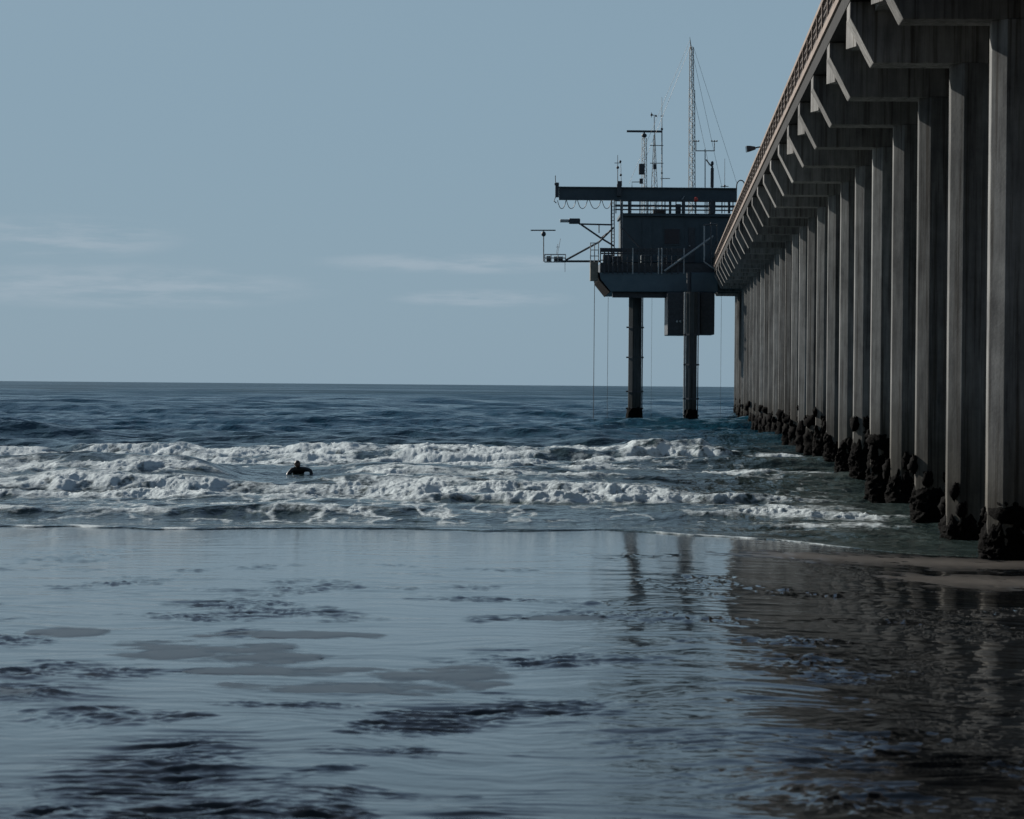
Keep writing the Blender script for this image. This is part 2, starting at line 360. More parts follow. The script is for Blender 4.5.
depthf = sst(62, 130, Y)
for k in range(62):
    lam = 1.3*(1.115**k) if k < 34 else rng.uniform(12, 60)
    th = rng.normal(0, .55 if lam < 12 else .25)
    a = (.0135*lam**.60 if k < 34 else .042) * rng.uniform(.6, 1.2) * 1.25
    kx, ky = math.sin(th)*2*PI/lam, math.cos(th)*2*PI/lam
    fade = 1 - sst(.3*lam, .6*lam, np.abs(dy)*np.ones((1,1)))
    ph = kx*X + ky*Y + rng.uniform(0, 2*PI) + 1.5*perlin(X/(lam*3), Y/(lam*3), 300+k) if k % 3 == 0 else kx*X + ky*Y + rng.uniform(0, 2*PI)
    s = np.sin(ph); H += a*fade*(s + .25*np.cos(2*ph))
H *= (.25 + .75*depthf)
LV = NEARLVL*(1 - sst(72, 115, Y))
foam = np.zeros_like(X); turb = 1 - sst(85, 190, Y + 12*fbm(X*.03, Y*.03, 9, 3))
lat = 7.32 + .0588*Y    # where the pier stands, used to taper breakers towards it
def breaker(y0, tilt, amp, front, back, seed, x0, x1, wob=1.6, foamlen=6., foamk=1., sfoam=None, slop=4.):
    """a line of broken or breaking water: steep face towards the beach, long back, foam on face and behind"""
    rr = np.where((yy > y0-14) & (yy < y0+24))[0]; sl = slice(rr[0], rr[-1]+1)
    x = X[sl]; y = Y[sl]; xr = np.clip(x, -60, 60)
    xs = np.linspace(-65, 65, 2600)
    def line(f): return np.interp(xr, xs, f(xs))
    yc = y0 + tilt*xr + line(lambda q: wob*fbm(q*.07, q*0+.3, seed, 3) + .6*perlin(q*.5, q*0, seed+7) + .25*perlin(q*1.4, q*0, seed+8))
    d = y - yc
    A = amp*seg(x, x0, x1, slop)*line(lambda q: np.clip(1 + .6*fbm(q*.16, q*0+2.2, seed+1, 4), .3, 1.7))
    d2 = d + .35*front*fbm(x*1.1, y*.9, seed+2, 3)
    H[sl] += A*np.where(d2 < 0, np.exp(-(d2/front)**2), np.exp(-(d2/back)**2))
    sf = sfoam(x) if sfoam is not None else 1.
    streak = fbm(x*.45, y*.26, seed+3, 4)
    f = np.where(d2 < 0, np.exp(-(d2/(front*1.4))**2), np.exp(-(np.maximum(d2,0)/(1.3*foamlen))**1.6)*(.62 + .6*streak))
    foam[sl] = np.maximum(foam[sl], foamk*f*seg(x, x0, x1, slop*.7)*sf*line(lambda q: .82 + .5*fbm(q*.22, q*0+5, seed+4, 3)))
# outer breaker, cleanest near the pier where its face stands up green
breaker(122, .0, .46, 2.6, 5.5, 11, -60, 10.5, 1.4, 4.5, .95)
breaker(118, .03, .46, .8, 5.0, 15, 4.5, 14.5, .5, 2.6, .75, slop=1.6)
breaker(117, -.04, .28, 1.7, 3.0, 18, -60, 8, 1.5, 4.0, 1.0)
breaker(112, .04, .22, 1.5, 2.6, 21, -60, 9, 1.6, 3.6, .95)
breaker(107, -.05, .26, 1.4, 2.6, 25, -60, 7, 1.4, 3.2, .95)
breaker(102, .05, .16, .7, 2.4, 28, -60, 2.5, 1.2, 1.4, .62)
breaker(95.5, .03, .20, .7, 3.0, 31, -3, 14, 1.6, 3.0, .75)
breaker(91, .0, .24, 1.3, 3.0, 35, -60, 4.5, 1.4, 1.5, .85)
breaker(86.5, -.05, .34, 1.4, 3.0, 41, -60, 7.0, 1.2, 2.0, 1.0)
breaker(82.5, .05, .26, 1.2, 2.6, 43, -60, 8.0, 1.0, 3.0, .95)
breaker(78.5, .07, .34, .6, 2.4, 45, -4.5, 9.5, .8, 2.6, .95)
breaker(73.8, .05, .16, .6, 2.0, 51, -60, -2.6, .5, .8, .75, sfoam=lambda x: .75+.5*perlin(x*.3, x*0, 5))
breaker(73.5, -.10, .18, .6, 2.0, 55, 5.0, 11.5, .7, 2.3, .95)
breaker(69.5, -.12, .11, .5, 1.6, 57, 6.5, 13, .6, 1.2, .7)
breaker(68.0, .0, .07, .5, 1.4, 61, -60, 6, .5, .5, .5)
# loose lace of foam drifting between the lines
lace = 1 - 3.4*np.abs(fbm(X*.5, Y*.24, 91, 4))
zone = sst(66, 72, Y)*(1 - sst(112, 124, Y))*(1 - .75*sst(6, 12, X - .02*Y))
foam = np.maximum(foam, np.clip(lace, 0, 1)*zone*.46*(1 + .6*fbm(X*.08, Y*.1, 95, 2)))
foam = np.clip(foam, 0, 1.15)
nz_ = slice(0, int(np.argmax(yy > 135)))
xn, yn, fn_ = X[nz_], Y[nz_], foam[nz_]
H[nz_] += sst(.3, .9, fn_)*((billow(xn*4.2, yn*2.6, 101, 3, .8) - .5)*.06 + .05*fbm(xn*.9, yn*.6, 107, 3))
foam[nz_] = fn_*(1 - .42*sst(.1, .8, fbm(xn*1.6, yn*.75, 109, 5, .6)))
qs = np.exp(-(((X + 8.0)/2.4)**2 + ((Y - 93.0)/6.5)**2)**2)      # a smoother green hollow where the surfer lies
H *= 1 - .85*qs; foam *= 1 - .85*qs
H += .02*fbm(X*1.7, Y*1.3, 120, 3)*(1 - sst(120, 300, Y))
Zs = LV + H
# the last thin tongue of water sliding onto the sand
edge = shore(X); de = Y - edge
tongue = sand_plane(X, Y) + (.05 - .03*sst(2, 8, X))*np.sqrt(np.clip(de, 0, 9)/.35).clip(0, 1) + .010*fbm(X*2., Y*1.5, 130, 3)*sst(0, 1.2, de)
w = sst(.6, 7.0, de)
Zs = np.where(de < 0, sand_plane(X, Y) + .25*np.clip(de, -3, 0) - .02, tongue*(1-w) + np.maximum(Zs, sand_plane(X, Y)+.05)*w)
bore = np.exp(-((de-.25)/.45)**2)*(.45 + .6*fbm(X*.9, X*0+4, 140, 3))*(.30 + .7*(1 - sst(-7, -4, X)) + .9*seg(X, 3.2, 7.5, 1.))
foam = np.maximum(foam*sst(.8, 3.5, de), bore*.85)
foam = np.where(de < -.1, 0, foam)
sea = grid_obj('sea', X, Y, Zs, M_SEA, {'foam': foam, 'turbid': turb}); tag(sea, kind='structure')

# ------------------------------------------------------------------ beach and the film of water on it
def shape_sand(x, y):
    """height of the sand above the thin water (positive = bare)"""
    z = -.045 + .0050*fbm(x*.45, y*.16, 201, 3) + .0012*fbm(x*2.0, y*.9, 205, 3)
    def lens(px, py, rx, ry, h, seed, skew=0.):
        c = ground_at(px, py); r_x = rx*c[1]/F
        dyy = abs(ground_at(px, py+ry)[1] - c[1])
        dx_ = (x-c[0])/r_x; dy_ = (y-c[1])/dyy - skew*dx_
        q = dx_**2 + dy_**2 + 1.5*fbm(x*1.1, y*1.0, seed, 5, .55)
        return np.where(q < 1.6, -.006 + h*np.clip(1.25 - q, -.35, 1.0), -1.)
    for a in LENSES: z = np.maximum(z, lens(*a))
    return z
def ground_at(px, py):
    d = ray(px, py); t = 30.
    for _ in range(40):
        x = d.x*t; z = CAMH + d.z*t
        g = float(sand_plane(np.array([x]), np.array([t]))[0]); t += (z-g)*4.5; t = max(8, min(t, 75))
    return (d.x*t, t)
LENSES = [(200, 653, 82, 10, .014, 211, -.2), (285, 635, 75, 4, .012, 215, .1), (445, 679, 55, 11, .013, 221, .2), (290, 671, 75, 5, .011, 225, 0.1),
          (70, 632, 34, 4, .011, 231, 0), (310, 688, 90, 4, .011, 235, .1), (560, 618, 30, 3, .010, 241, 0),
          (930, 563, 140, 6.0, .030, 245, .0), (990, 583, 95, 6.5, .030, 251, 0), (800, 556, 60, 2.5, .018, 255, 0), (25, 690, 40, 6, .010, 261, 0)]
xb = np.concatenate([-np.geomspace(400, 14, 30)[:-1], np.linspace(-14, 16, 520), np.geomspace(16, 400, 30)[1:]])
yb = np.concatenate([np.linspace(-150, 12, 20)[:-1], 1/np.linspace(1/12., 1/70., 620), np.linspace(70, 140, 12)[1:]])
XB, YB = np.meshgrid(xb, yb)
ZB = sand_plane(XB, YB) + shape_sand(XB, YB)
dry = np.zeros_like(XB)
for a in LENSES[7:10]:
    c = ground_at(a[0], a[1]); dry = np.maximum(dry, np.exp(-(((XB-c[0])/(a[2]*c[1]/F))**2*.5 + ((YB-c[1])/2.0)**2)))
beach = grid_obj('beach', XB, YB, ZB, M_SAND, {'dry': dry}); tag(beach, kind='structure')
xh = np.linspace(-420, 420, 150); yh = np.linspace(-330, -42, 60)
XH, YH = np.meshgrid(xh, yh)
dh = -YH - 48 + 10*fbm(XH*.02, YH*0, 401, 3)
ZH = 1.0 + 68*sst(0, 70, dh)*(.85 + .3*fbm(XH*.012, YH*.012, 405, 3)) + 2.5*fbm(XH*.08, YH*.08, 407, 4)*sst(0, 20, dh) - 1.5*(dh < 0)
M_BLUFF_BLOCK = simple('bluff_block_scrub', (.035, .034, .02), (.10, .075, .05), .95, .12)
bluff_block = grid_obj('skylight_block_hills', XH, YH, ZH, M_BLUFF_BLOCK); tag(bluff_block, kind='structure')  # unseen bluff behind the camera, raised to cut skylight on the pier
uf = np.concatenate([np.linspace(-1.5, -.27, 40)[:-1], np.linspace(-.27, .27, 900), np.linspace(.27, 1.5, 40)[1:]])
yf = 1/np.linspace(1/12.5, 1/69., 900)
XF = np.outer(yf, uf); YF = np.repeat(yf[:,None], len(uf), 1)
calm = sst(38, 62, YF)
rough = np.clip(.35 + 1.1*fbm(XF*.35, YF*.12, 301, 3), .08, 1.6)
def chop(px, py, rx, ry, k, seed):
    c = ground_at(px, py); r_x = rx*c[1]/F; r_y = abs(ground_at(px, py+ry)[1]-c[1])
    out = np.zeros(XF.shape, np.float32)
    rr = np.where(np.abs(yf - c[1]) < 3.2*r_y)[0]
    if len(rr) == 0: return out
    sl = slice(rr.min(), rr.max()+1); x, y = XF[sl], YF[sl]
    q = ((x-c[0])/r_x)**2 + ((y-c[1])/r_y)**2 + .8*fbm(x*1.2, y*.5, seed, 3)
    out[sl] = k*np.exp(-np.clip(q, 0, 20)*1.1)*(1 - sst(2.4, 3.2, np.abs(y-c[1])/r_y)); return out
for a in [(165, 760, 95, 34, 3.0, 311), (180, 790, 80, 18, 2.5, 312), (60, 700, 60, 12, 2.0, 309), (270, 812, 60, 8, 3.0, 310), (60, 685, 60, 8, 1.8, 313), (520, 712, 110, 10, 1.8, 314), (640, 655, 160, 14, 1.6, 315), (880, 700, 160, 60, 1.6, 316), (480, 815, 60, 8, 2.5, 317), (470, 705, 90, 14, 1.6, 318), (850, 780, 150, 30, 1.5, 319), (900, 640, 200, 20, 1.2, 320)]:
    rough = rough + chop(*a)
wx = XF + .5*fbm(XF*.5, YF*.3, 340, 2); wy = YF + .6*fbm(XF*.35, YF*.25, 345, 3)
rip = (.011*perlin(wx*.45, wy*.95, 321) + .0085*perlin(wx*.8, wy*2.1, 322) + .0052*perlin(wx*1.3, wy*4.2, 323)
       + .0026*perlin(wx*2.9, wy*8., 324) + .0014*perlin(wx*7., wy*15., 325)
       + .0045*np.clip(fbm(wx*.9, wy*3.1, 327, 4)-.15, 0, 2)**1.5)
patch = sst(.06, .55, fbm(XF*.42 + 3, YF*.34, 350, 5) - .20*calm)*1.15
for a in [(165, 762, 85, 34, 1.3, 351), (190, 745, 50, 12, 1.2, 352), (30, 690, 55, 9, 1.0, 353), (50, 716, 35, 8, .8, 354), (520, 712, 90, 6, 1.1, 355), (620, 660, 70, 7, .9, 356), (480, 710, 60, 9, .9, 357), (335, 750, 40, 5, .8, 358), (880, 745, 120, 25, 1.0, 359), (860, 665, 120, 18, .9, 360), (60, 812, 60, 8, 1.0, 361), (290, 705, 60, 4, 1.0, 362), (940, 800, 120, 22, .9, 363), (700, 740, 90, 10, .9, 364)]:
    patch = np.maximum(patch, np.minimum(chop(*a), 1.25))
fine = (.0070*perlin(wx*1.7, wy*6.0, 371) + .0055*perlin(wx*3.2, wy*10., 372) + .0028*perlin(wx*7., wy*17., 373) + .0012*perlin(wx*15., wy*26., 374))
rip = rip*(.26 + .42*rough) + fine*patch*2.1 + .0060*perlin(wx*.24, wy*1.4, 330)*np.clip(.4 + 1.3*fbm(XF*.2, YF*.1, 335, 2), 0, 1.3)
bare = shape_sand(XF, YF)
rip *= (1 - .84*calm)*(1 - .9*sst(-.006, .006, bare))*1.55
ZF = sand_plane(XF, YF) + rip
film = grid_obj('shallow_water', XF, YF, ZF, M_FILM, {'thin': sst(-.016, .001, bare + .004*fbm(XF*2.5, YF*1.4, 401, 4))}); tag(film, kind='structure')

# ------------------------------------------------------------------ pier
dv = ray(666, 370)
GR = dv.z
al = math.atan2(dv.x, 1.0)
UL = Vector((math.cos(al), -math.sin(al), 0))
BAY = 7.9
def T(lat, along, h):
    """pier frame: lateral (right), along (distance out), height above the sight line through its vanishing point"""
    return Vector((0, 0, CAMH)) + dv*(along + .50) + UL*(lat - .035) + Vector((0, 0, h + .085))
def Tz(lat, along, z):
    p = T(lat, along, 0); p.z = z; return p
N0, N1 = 2, 33
A0, A1 = N0*BAY - 4, N1*BAY + 2.2
pier = empty('pier', T(9.36, 130, -3.4), 'long concrete pier on rows of octagonal piles running out to sea along the right', 'pier')
RW = 14.36   # right edge
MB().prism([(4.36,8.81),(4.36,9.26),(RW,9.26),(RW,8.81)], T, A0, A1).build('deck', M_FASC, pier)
mb = MB()
for l0, l1 in ((4.96, 5.42), (7.1, 7.6), (9.1, 9.6), (11.1, 11.6), (13.3, 13.76)):
    for n in range(N0, N1):
        mb.prism([(l0,8.56),(l0,8.808),(l1,8.808),(l1,8.56)], T, n*BAY+.655, (n+1)*BAY-.455)
mb.build('girder', M_CAP, pier)
# kerb, rails, posts
MB().prism([(4.30,9.263),(4.30,9.47),(4.52,9.47),(4.52,9.263)], T, A0, A1).build('kerb', M_RAIL, pier)
MB().prism([(RW-.2,9.263),(RW-.2,9.47),(RW+.03,9.47),(RW+.03,9.263)], T, A0, A1).build('kerb', M_RAIL, pier)
for side, l in (('l', 4.34), ('r', RW-.12)):
    r = MB(); r.prism([(l,10.30),(l,10.43),(l+.16,10.43),(l+.16,10.30)], T, A0, A1)
    rail = r.build('railing', M_RAIL, pier)
    r = MB()
    for hh in (9.70, 9.92, 10.12): r.prism([(l+.06,hh),(l+.06,hh+.05),(l+.10,hh+.05),(l+.10,hh)], T, A0, A1)
    if side == 'l':
        k = A0
        while k < A1:
            r.prism([(l+.065,9.47),(l+.065,10.30),(l+.085,10.30),(l+.085,9.47)], T, k, k+.035); k += .33
    r.build('railing_bars', M_RAILD, rail)
    np_ = 98 if side == 'l' else 40
    for i in range(np_):
        a = A0 + .3 + (A1-A0-.7)*i/(np_-1)
        MB().prism([(l+.01,9.471),(l+.01,10.299),(l+.12,10.299),(l+.12,9.471)], T, a, a+.13).build('railing_post', M_RAIL, rail)
PW = .5
def octagon(cx, cy, w, rot=0):
    R_ = w/math.cos(PI/8)
    return [(cx + R_*math.cos(PI/8 + k*PI/4), cy + R_*math.sin(PI/8 + k*PI/4)) for k in range(8)]
def mussel(parent, cl, ca, zb, top, seed, detail):
    rs = np.random.RandomState(seed); nu, nv = (72, 56) if detail else (30, 24)
    has = rs.rand() < .32
    def blob(nu, nv, fn):
        t, an = np.meshgrid(np.linspace(0, 1, nv+1), np.linspace(0, 2*PI, nu, endpoint=False), indexing='ij')
        p = fn(t, an)
        fs = [(i*nu+j, i*nu+(j+1)%nu, (i+1)*nu+(j+1)%nu, (i+1)*nu+j) for i in range(nv) for j in range(nu)]
        return [tuple(q) for q in p.reshape(-1, 3)], fs
    o = T(cl, ca, 0)
    def sleeve(t, an):
        c_, s_ = np.cos(an), np.sin(an)
        z = zb + (top+1.0)*t - 1.0
        n = fbm(c_*1.5 + seed*3.1 + z*.7, s_*1.5 + z*1.1, seed, 3)
        n2 = billow(c_*4 + seed + z*2.1, s_*4 + z*3.7, seed+5, 4, .65)
        r = PW*1.035 + (.06*(1-t**3) + .07*n + .15*(n2-.35))*np.clip((1-t)*6, 0, 1)
        ed = .22*fbm(c_*2.2 + seed, s_*2.2 + seed*.3, seed+8, 3)*(t > .75)
        return np.stack([o.x + r*c_, o.y + r*s_, z + ed], -1)
    m = MB(); m.poly(*blob(nu, nv, sleeve))
    if has:   # a ragged clump gripping the shaft a little higher
        zc = zb + top + rs.uniform(.15, .5); sx_ = rs.uniform(-.25, .05)
        def clump(t, ph):
            th = PI*t
            q = billow(np.cos(ph)*2.5 + seed + np.cos(th)*2, np.sin(ph)*2.5 + th*1.5, seed+9, 4)
            k = .82 + .5*q
            return np.stack([o.x + sx_ + .46*k*np.sin(th)*np.cos(ph), o.y - .1 + .5*k*np.sin(th)*np.sin(ph), zc + .36*k*np.cos(th)], -1)
        m.poly(*blob(26 if detail else 18, 18 if detail else 8, clump))
    for q_ in range(rs.randint(3, 7) if detail else 2):
        a_ = rs.uniform(PI*.75, PI*1.75); z_ = zb + top + rs.uniform(-.1, .75); s_q = rs.uniform(.07, .19)
        def bit(t, ph, a_=a_, z_=z_, s_q=s_q):
            th = PI*t; k = .75 + .8*billow(np.cos(ph)*2 + q_*3.1 + seed, np.sin(ph)*2 + th*1.7, seed+20+q_, 2)
            return np.stack([o.x + PW*1.03*math.cos(a_) + s_q*k*np.sin(th)*np.cos(ph), o.y + PW*1.03*math.sin(a_) + s_q*k*np.sin(th)*np.sin(ph), z_ + s_q*1.3*k*np.cos(th)], -1)
        m.poly(*blob(12, 8, bit))
    m.build('mussel_growth', M_MUSS, parent, smooth=True)
for n in range(N0, N1+1):
    a = n*BAY; b = .45
    m = MB()
    prof = [(4.37,8.805),(4.37,8.42),(4.94,7.32),(RW-.58,7.32),(RW-.01,8.42),(RW-.01,8.805)]
    m.prism(prof, T, a-b, a+b+.2)
    pc = m.build('pile_cap', M_CAP, pier, bevel=.025 if n < 20 else 0)
    pl = [(4.40, a+b+.80), (4.60, a+b+.19), (5.3, a+b+.19), (5.3, a+b+.80)]
    if n <= 12: MB().poly([T(l, q, 7.86) for l, q in pl] + [T(l, q, 8.55) for l, q in pl], [(0,1,2,3), (7,6,5,4)] + [(i, (i+1)%4, 4+(i+1)%4, 4+i) for i in range(4)]).build('corbel', M_CAP, pc)
    for row, cl in ((0, 7.32), (1, 11.4)):
        ring = octagon(cl, a, PW)
        g0 = T(cl, a, 0); zb = -2.2 if n > 6 else -.8
        ht = 7.318
        vs = [Tz(l, q, zb) for l, q in ring] + [T(l, q, ht) + Vector((0,0,-(q-a)*GR)) for l, q in ring]
        fs = [tuple(range(8))[::-1], tuple(range(8, 16))] + [(i, (i+1)%8, 8+(i+1)%8, 8+i) for i in range(8)]
        p = MB().poly(vs, fs).build('pile', M_CONC, pier, bevel=.012 if n < 14 else 0)
        if n >= 7:
            rs = random.Random(n*7+row)
            top = {7: .75, 8: .62, 9: .95, 10: .8, 11: 1.3}.get(n, rs.uniform(1.0, 1.7))
            base = NEARLVL-.05 if n < 10 else 0.
            mussel(p, cl, a, base, top, n*3+row*101, n < 16 and row == 0)

# floodlight on the pier railing
def floodlight(c, yaw, label, post=None):
    e = empty('floodlight', c, label, 'floodlight')
    d = Vector((math.cos(yaw), math.sin(yaw), -.12)).normalized(); s = Vector((-d.y, d.x, 0)).normalized(); u = d.cross(s)*-1
    c = Vector(c)
    def P(a, b, h): return c + (d*a + s*b + u*h)*.86
    vs = []
    for a, w, h in ((.12, .09, .08), (.42, .17, .15), (.62, .19, .17)):
        vs += [P(a, -w, -h), P(a, w, -h), P(a, w, h), P(a, -w, h)]
    fs = [(0,1,2,3), (8,11,10,9)] + [(i*4+j, i*4+(j+1)%4, i*4+4+(j+1)%4, i*4+4+j) for i in range(2) for j in range(4)]
    MB().poly(vs, fs).build('lamp_housing', M_STEEL, e, bevel=.01)
    MB().poly([P(.625, -.17, -.15), P(.625, .17, -.15), P(.625, .17, .15), P(.625, -.17, .15)], [(0,1,2,3)]).build('lamp_glass', M_GLASS, e)
    MB().tube([P(-.30, 0, -.04), P(.0, 0, -.03), P(.16, 0, 0)], .035, 8).build('bracket', M_STEEL, e)
    return e
pa = 122.
floodlight(T(4.20, pa, 10.30), PI + .1, 'dark floodlight clamped to the pier railing, pointing left over the water')
dav = MB(); base = T(4.46, 150, 9.3)
pts = [base + Vector((.0, 0, 1.0))]
for i in range(9):
    t = PI*i/8; pts.append(base + Vector((-.24 + .24*math.cos(t), 0, 1.18 + .34*math.sin(t))))
pts.append(base + Vector((-.48, 0, .9)))
tag(dav.tube([base] + pts, .035, 8).build('davit', M_STEEL), 'thin curved pipe davit rising over the pier railing near the far end', 'davit')

# ------------------------------------------------------------------ research platform at the pier's end
YP = 240.; PX = YP/F
plat = empty('research_platform', W(655, 423, YP), 'dark blue steel research platform on two thick legs beside the end of the pier', 'platform')
# hull / deck with cut-away left end
def slab(poly, Y, dep, name, mat, parent, bevel=0):
    n = len(poly); vs = [W(x, y, Y) for x, y in poly] + [W(x, y, Y) + Vector((0, dep, 0)) for x, y in poly]
    fs = [tuple(range(n)), tuple(range(2*n-1, n-1, -1))] + [(i, n+i, n+(i+1)%n, (i+1)%n) for i in range(n)]
    return MB().poly(vs, fs).build(name, mat, parent, bevel=bevel)
slab([(598.5,272.5),(600,279),(610,291.5),(690,292),(718,292),(718,272.5)], YP, 14, 'deck_hull', M_BLUE, plat, .05)
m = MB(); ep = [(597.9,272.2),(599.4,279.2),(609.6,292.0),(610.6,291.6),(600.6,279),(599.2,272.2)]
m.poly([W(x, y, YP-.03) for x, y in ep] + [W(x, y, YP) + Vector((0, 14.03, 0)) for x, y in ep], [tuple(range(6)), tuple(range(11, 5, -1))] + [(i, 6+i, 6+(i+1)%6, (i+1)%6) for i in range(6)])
m.build('end_shade_sheet', M_MUSS, plat)  # added near-black sheet that paints shade over the sunlit end bevel
m = MB()
m.pbox(600.5, 718, 263, 272.3, YP+.35, 13.4)
m.build('deck_edge', M_STEEL, plat)
m = MB()
for k in range(7):
    m.pbox(612.5+k*.5, 712, 292.3, 297.8, YP+.6+k*1.9, .5)
m.build('floor_beam', M_STEEL, plat)
for px0, px1, pt, pb, Y in ((627.8, 640.7, 296, 432, 246.), (685.2, 696.0, 292, 436, 227.)):
    c0 = W((px0+px1)/2, pb, Y); c1 = W((px0+px1)/2, pt, Y); w = (px1-px0)/2*Y/F
    ring = octagon(0, 0, w)
    vs = [(c0.x+a, c0.y+b, -4) for a, b in ring] + [(c0.x+a, c0.y+b, c1.z) for a, b in ring]
    fs = [tuple(range(8))[::-1], tuple(range(8,16))] + [(i,(i+1)%8,8+(i+1)%8,8+i) for i in range(8)]
    leg = MB().poly(vs, fs).build('leg', M_LEG, plat)
    for hh in (323, 353, 387, 404):
        z = W(0, hh, Y).z + (0 if px0 < 650 else -.6)
        m = MB(); m.poly([(c0.x+a*1.05, c0.y+b*1.05, z) for a, b in octagon(0,0,w)] + [(c0.x+a*1.05, c0.y+b*1.05, z+.14) for a, b in octagon(0,0,w)],
               [(i,(i+1)%8,8+(i+1)%8,8+i) for i in range(8)] + [tuple(range(8))[::-1], tuple(range(8,16))])
        for s in (-1, 1): m.tube([(c0.x+s*w, c0.y-.1, z+.07), (c0.x+s*(w+.22), c0.y-.1, z+.07)], .07, 6)
        m.build('collar', M_STEEL, leg)
    if px0 > 650:
        MB().tube([(c0.x-w-.12, c0.y, -2), (c0.x-w-.12, c0.y, c1.z)], .10, 8).build('conduit', M_GALV, leg)
        MB().tube([(c0.x+w+.10, c0.y-.2, -2), (c0.x+w+.10, c0.y-.2, c1.z)], .05, 6).build('conduit', M_STEEL, leg)
    else:
        MB().tube([(c0.x+w+.08, c0.y-.2, -2), (c0.x+w+.08, c0.y-.2, c1.z)], .06, 6).build('conduit', M_STEEL, leg)
    mu = MB()   # mussels at the waterline
    rs = np.random.RandomState(int(px0)); vs = []; fs = []; nu, nv = 18, 8
    for i in range(nv+1):
        z = -1 + 2.3*i/nv
        for j in range(nu):
            r = w*1.08 + .16*(1-i/nv) + .13*rs.rand(); an = 2*PI*j/nu
            vs.append((c0.x + r*math.cos(an), c0.y + r*math.sin(an), z + .2*rs.rand()))
    for i in range(nv):
        for j in range(nu): fs.append((i*nu+j, i*nu+(j+1)%nu, (i+1)*nu+(j+1)%nu, (i+1)*nu+j))
    mu.poly(vs, fs).build('mussel_growth', M_MUSS, leg)
# hanging chamber
ch = MB().pbox(667.6, 700, 292.2, 335, YP-2.2, 5).build('lower_chamber', M_STEEL, plat, bevel=.06)
MB().pbox(700.2, 714.6, 292.2, 334.6, YP-1.2, 4).build('lower_chamber', M_STEEL, plat, bevel=.06)
m = MB(); m.ptube([(689, 272, YP-2.5), (689, 335, YP-2.5)], .22, 10); m.build('conduit', M_STEEL, ch)
m = MB()
for y in (303, 313): m.pbox(667.4, 700.2, y, y+.7, YP-2.23, .1)
m.build('seam', M_STEEL, ch)
for x in (677.2, 680.5):
    MB().ball(W(x, 321.5, YP-2.25), .12).build('small_light', M_GALV, ch)  # small light on the chamber, modelled as an unlit pale ball
# deck railing: thick top band, mid rail, posts
m = MB(); m.pbox(600, 690, 248.2, 252.4, YP+.02, .1); m.pbox(600, 690, 253, 254.4, YP+.02, .08); m.pbox(600, 690, 260, 261, YP+.02, .08)
m.pbox(600, 601, 248.2, 263, YP+.02, .1)
rl = m.build('railing', M_STEEL, plat)
for x in (604.5, 608.5, 613, 617.8, 622.5, 627.6, 632.8, 639, 645, 651.5, 658.5, 661.8, 667, 672, 678, 684): 
    lit = x in (632.8, 658.5, 661.8, 684)  # these posts take a paler metal so they read as sunlit
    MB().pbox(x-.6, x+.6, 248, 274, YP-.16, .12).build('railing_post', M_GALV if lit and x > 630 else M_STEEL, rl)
for side_y in (YP+4, YP+9, YP+13):
    MB().pbox(600, 601, 249, 263, side_y, .1).build('railing_post', M_STEEL, rl)
# gear stowed on deck
random.seed(3)
for i, (x0, x1, y0) in enumerate(((603, 611, 254.5), (614, 621, 256), (641, 650, 255), (664, 668, 257), (674, 681, 255))):
    o = MB().pbox(x0, x1, y0, 262.9, YP+1.2, 1.2).build('deck_box', M_STEEL if i % 2 else M_DBLUE, bevel=.05)
    tag(o, ['dark box at the left end of the platform deck', 'low dark box second from the left on the platform deck', 'dark blue box behind the middle of the platform railing', 'narrow dark box right of the middle railing posts', 'dark blue box near the right end of the platform deck'][i], 'box', 'boxes on the platform deck')
# cage / basket at the left end of the deck
e = empty('access_cage', W(594, 281, YP), 'small tan-sided access cage hung on the left end of the platform', 'cage')
MB().pbox(590.3, 598.2, 262, 280.5, YP+.3, 1.6).build('panel', M_TAN, e, bevel=.03)
m = MB()
for x in (590.5, 594.5, 598.5):
    for y in (YP+.3, YP+1.8): m.ptube([(x, 262, y), (x, 242.5, y)], .045, 6)
for yy_ in (243, 250, 256): m.ptube([(590.5, yy_, YP+.3), (599, yy_, YP+.3)], .04, 6); m.ptube([(590.5, yy_, YP+.3), (590.5, yy_, YP+1.8)], .04, 6)
m.build('frame', M_GALV, e)
# cabin
cab = empty('control_cabin', W(675, 263, YP+4), 'flat-roofed dark blue cabin standing on the platform deck', 'cabin')
MB().pbox(622, 737, 216.5, 262.8, YP+4, 8).build('wall', M_DBLUE, cab, bevel=.04)
MB().pbox(620.5, 738, 213.5, 216.3, YP+3.7, 8.6).build('roof', M_DBLUE, cab)
wn = MB().pbox(663.5, 680.5, 228, 245, YP+3.93, .1).build('window', M_DBLUE, cab)
MB().pbox(664.5, 679.5, 229, 244, YP+3.9, .05).build('pane', M_GLASS, wn)
d_ = MB().pbox(688.6, 695, 227.5, 262.5, YP+3.93, .1).build('door', M_STEEL, cab)
MB().ball(W(689.6, 246, YP+3.88), .07).build('handle', M_GALV, d_)
m = MB()
for x in (641.5, 652, 684.5, 700): m.pbox(x, x+.5, 217, 262, YP+3.97, .06)
m.build('wall_rib', M_DBLUE, cab)
m = MB(); m.pbox(615, 737, 200.6, 201.8, YP+3.5, .1); m.pbox(615, 737, 204.9, 206.6, YP+3.5, .1); m.pbox(615, 737, 209.3, 210.6, YP+3.5, .1)
m.pbox(615, 737, 200.6, 201.8, YP+12, .1); m.pbox(615, 737, 206, 207.2, YP+12, .1)
rr = m.build('roof_railing', M_STEEL, cab)
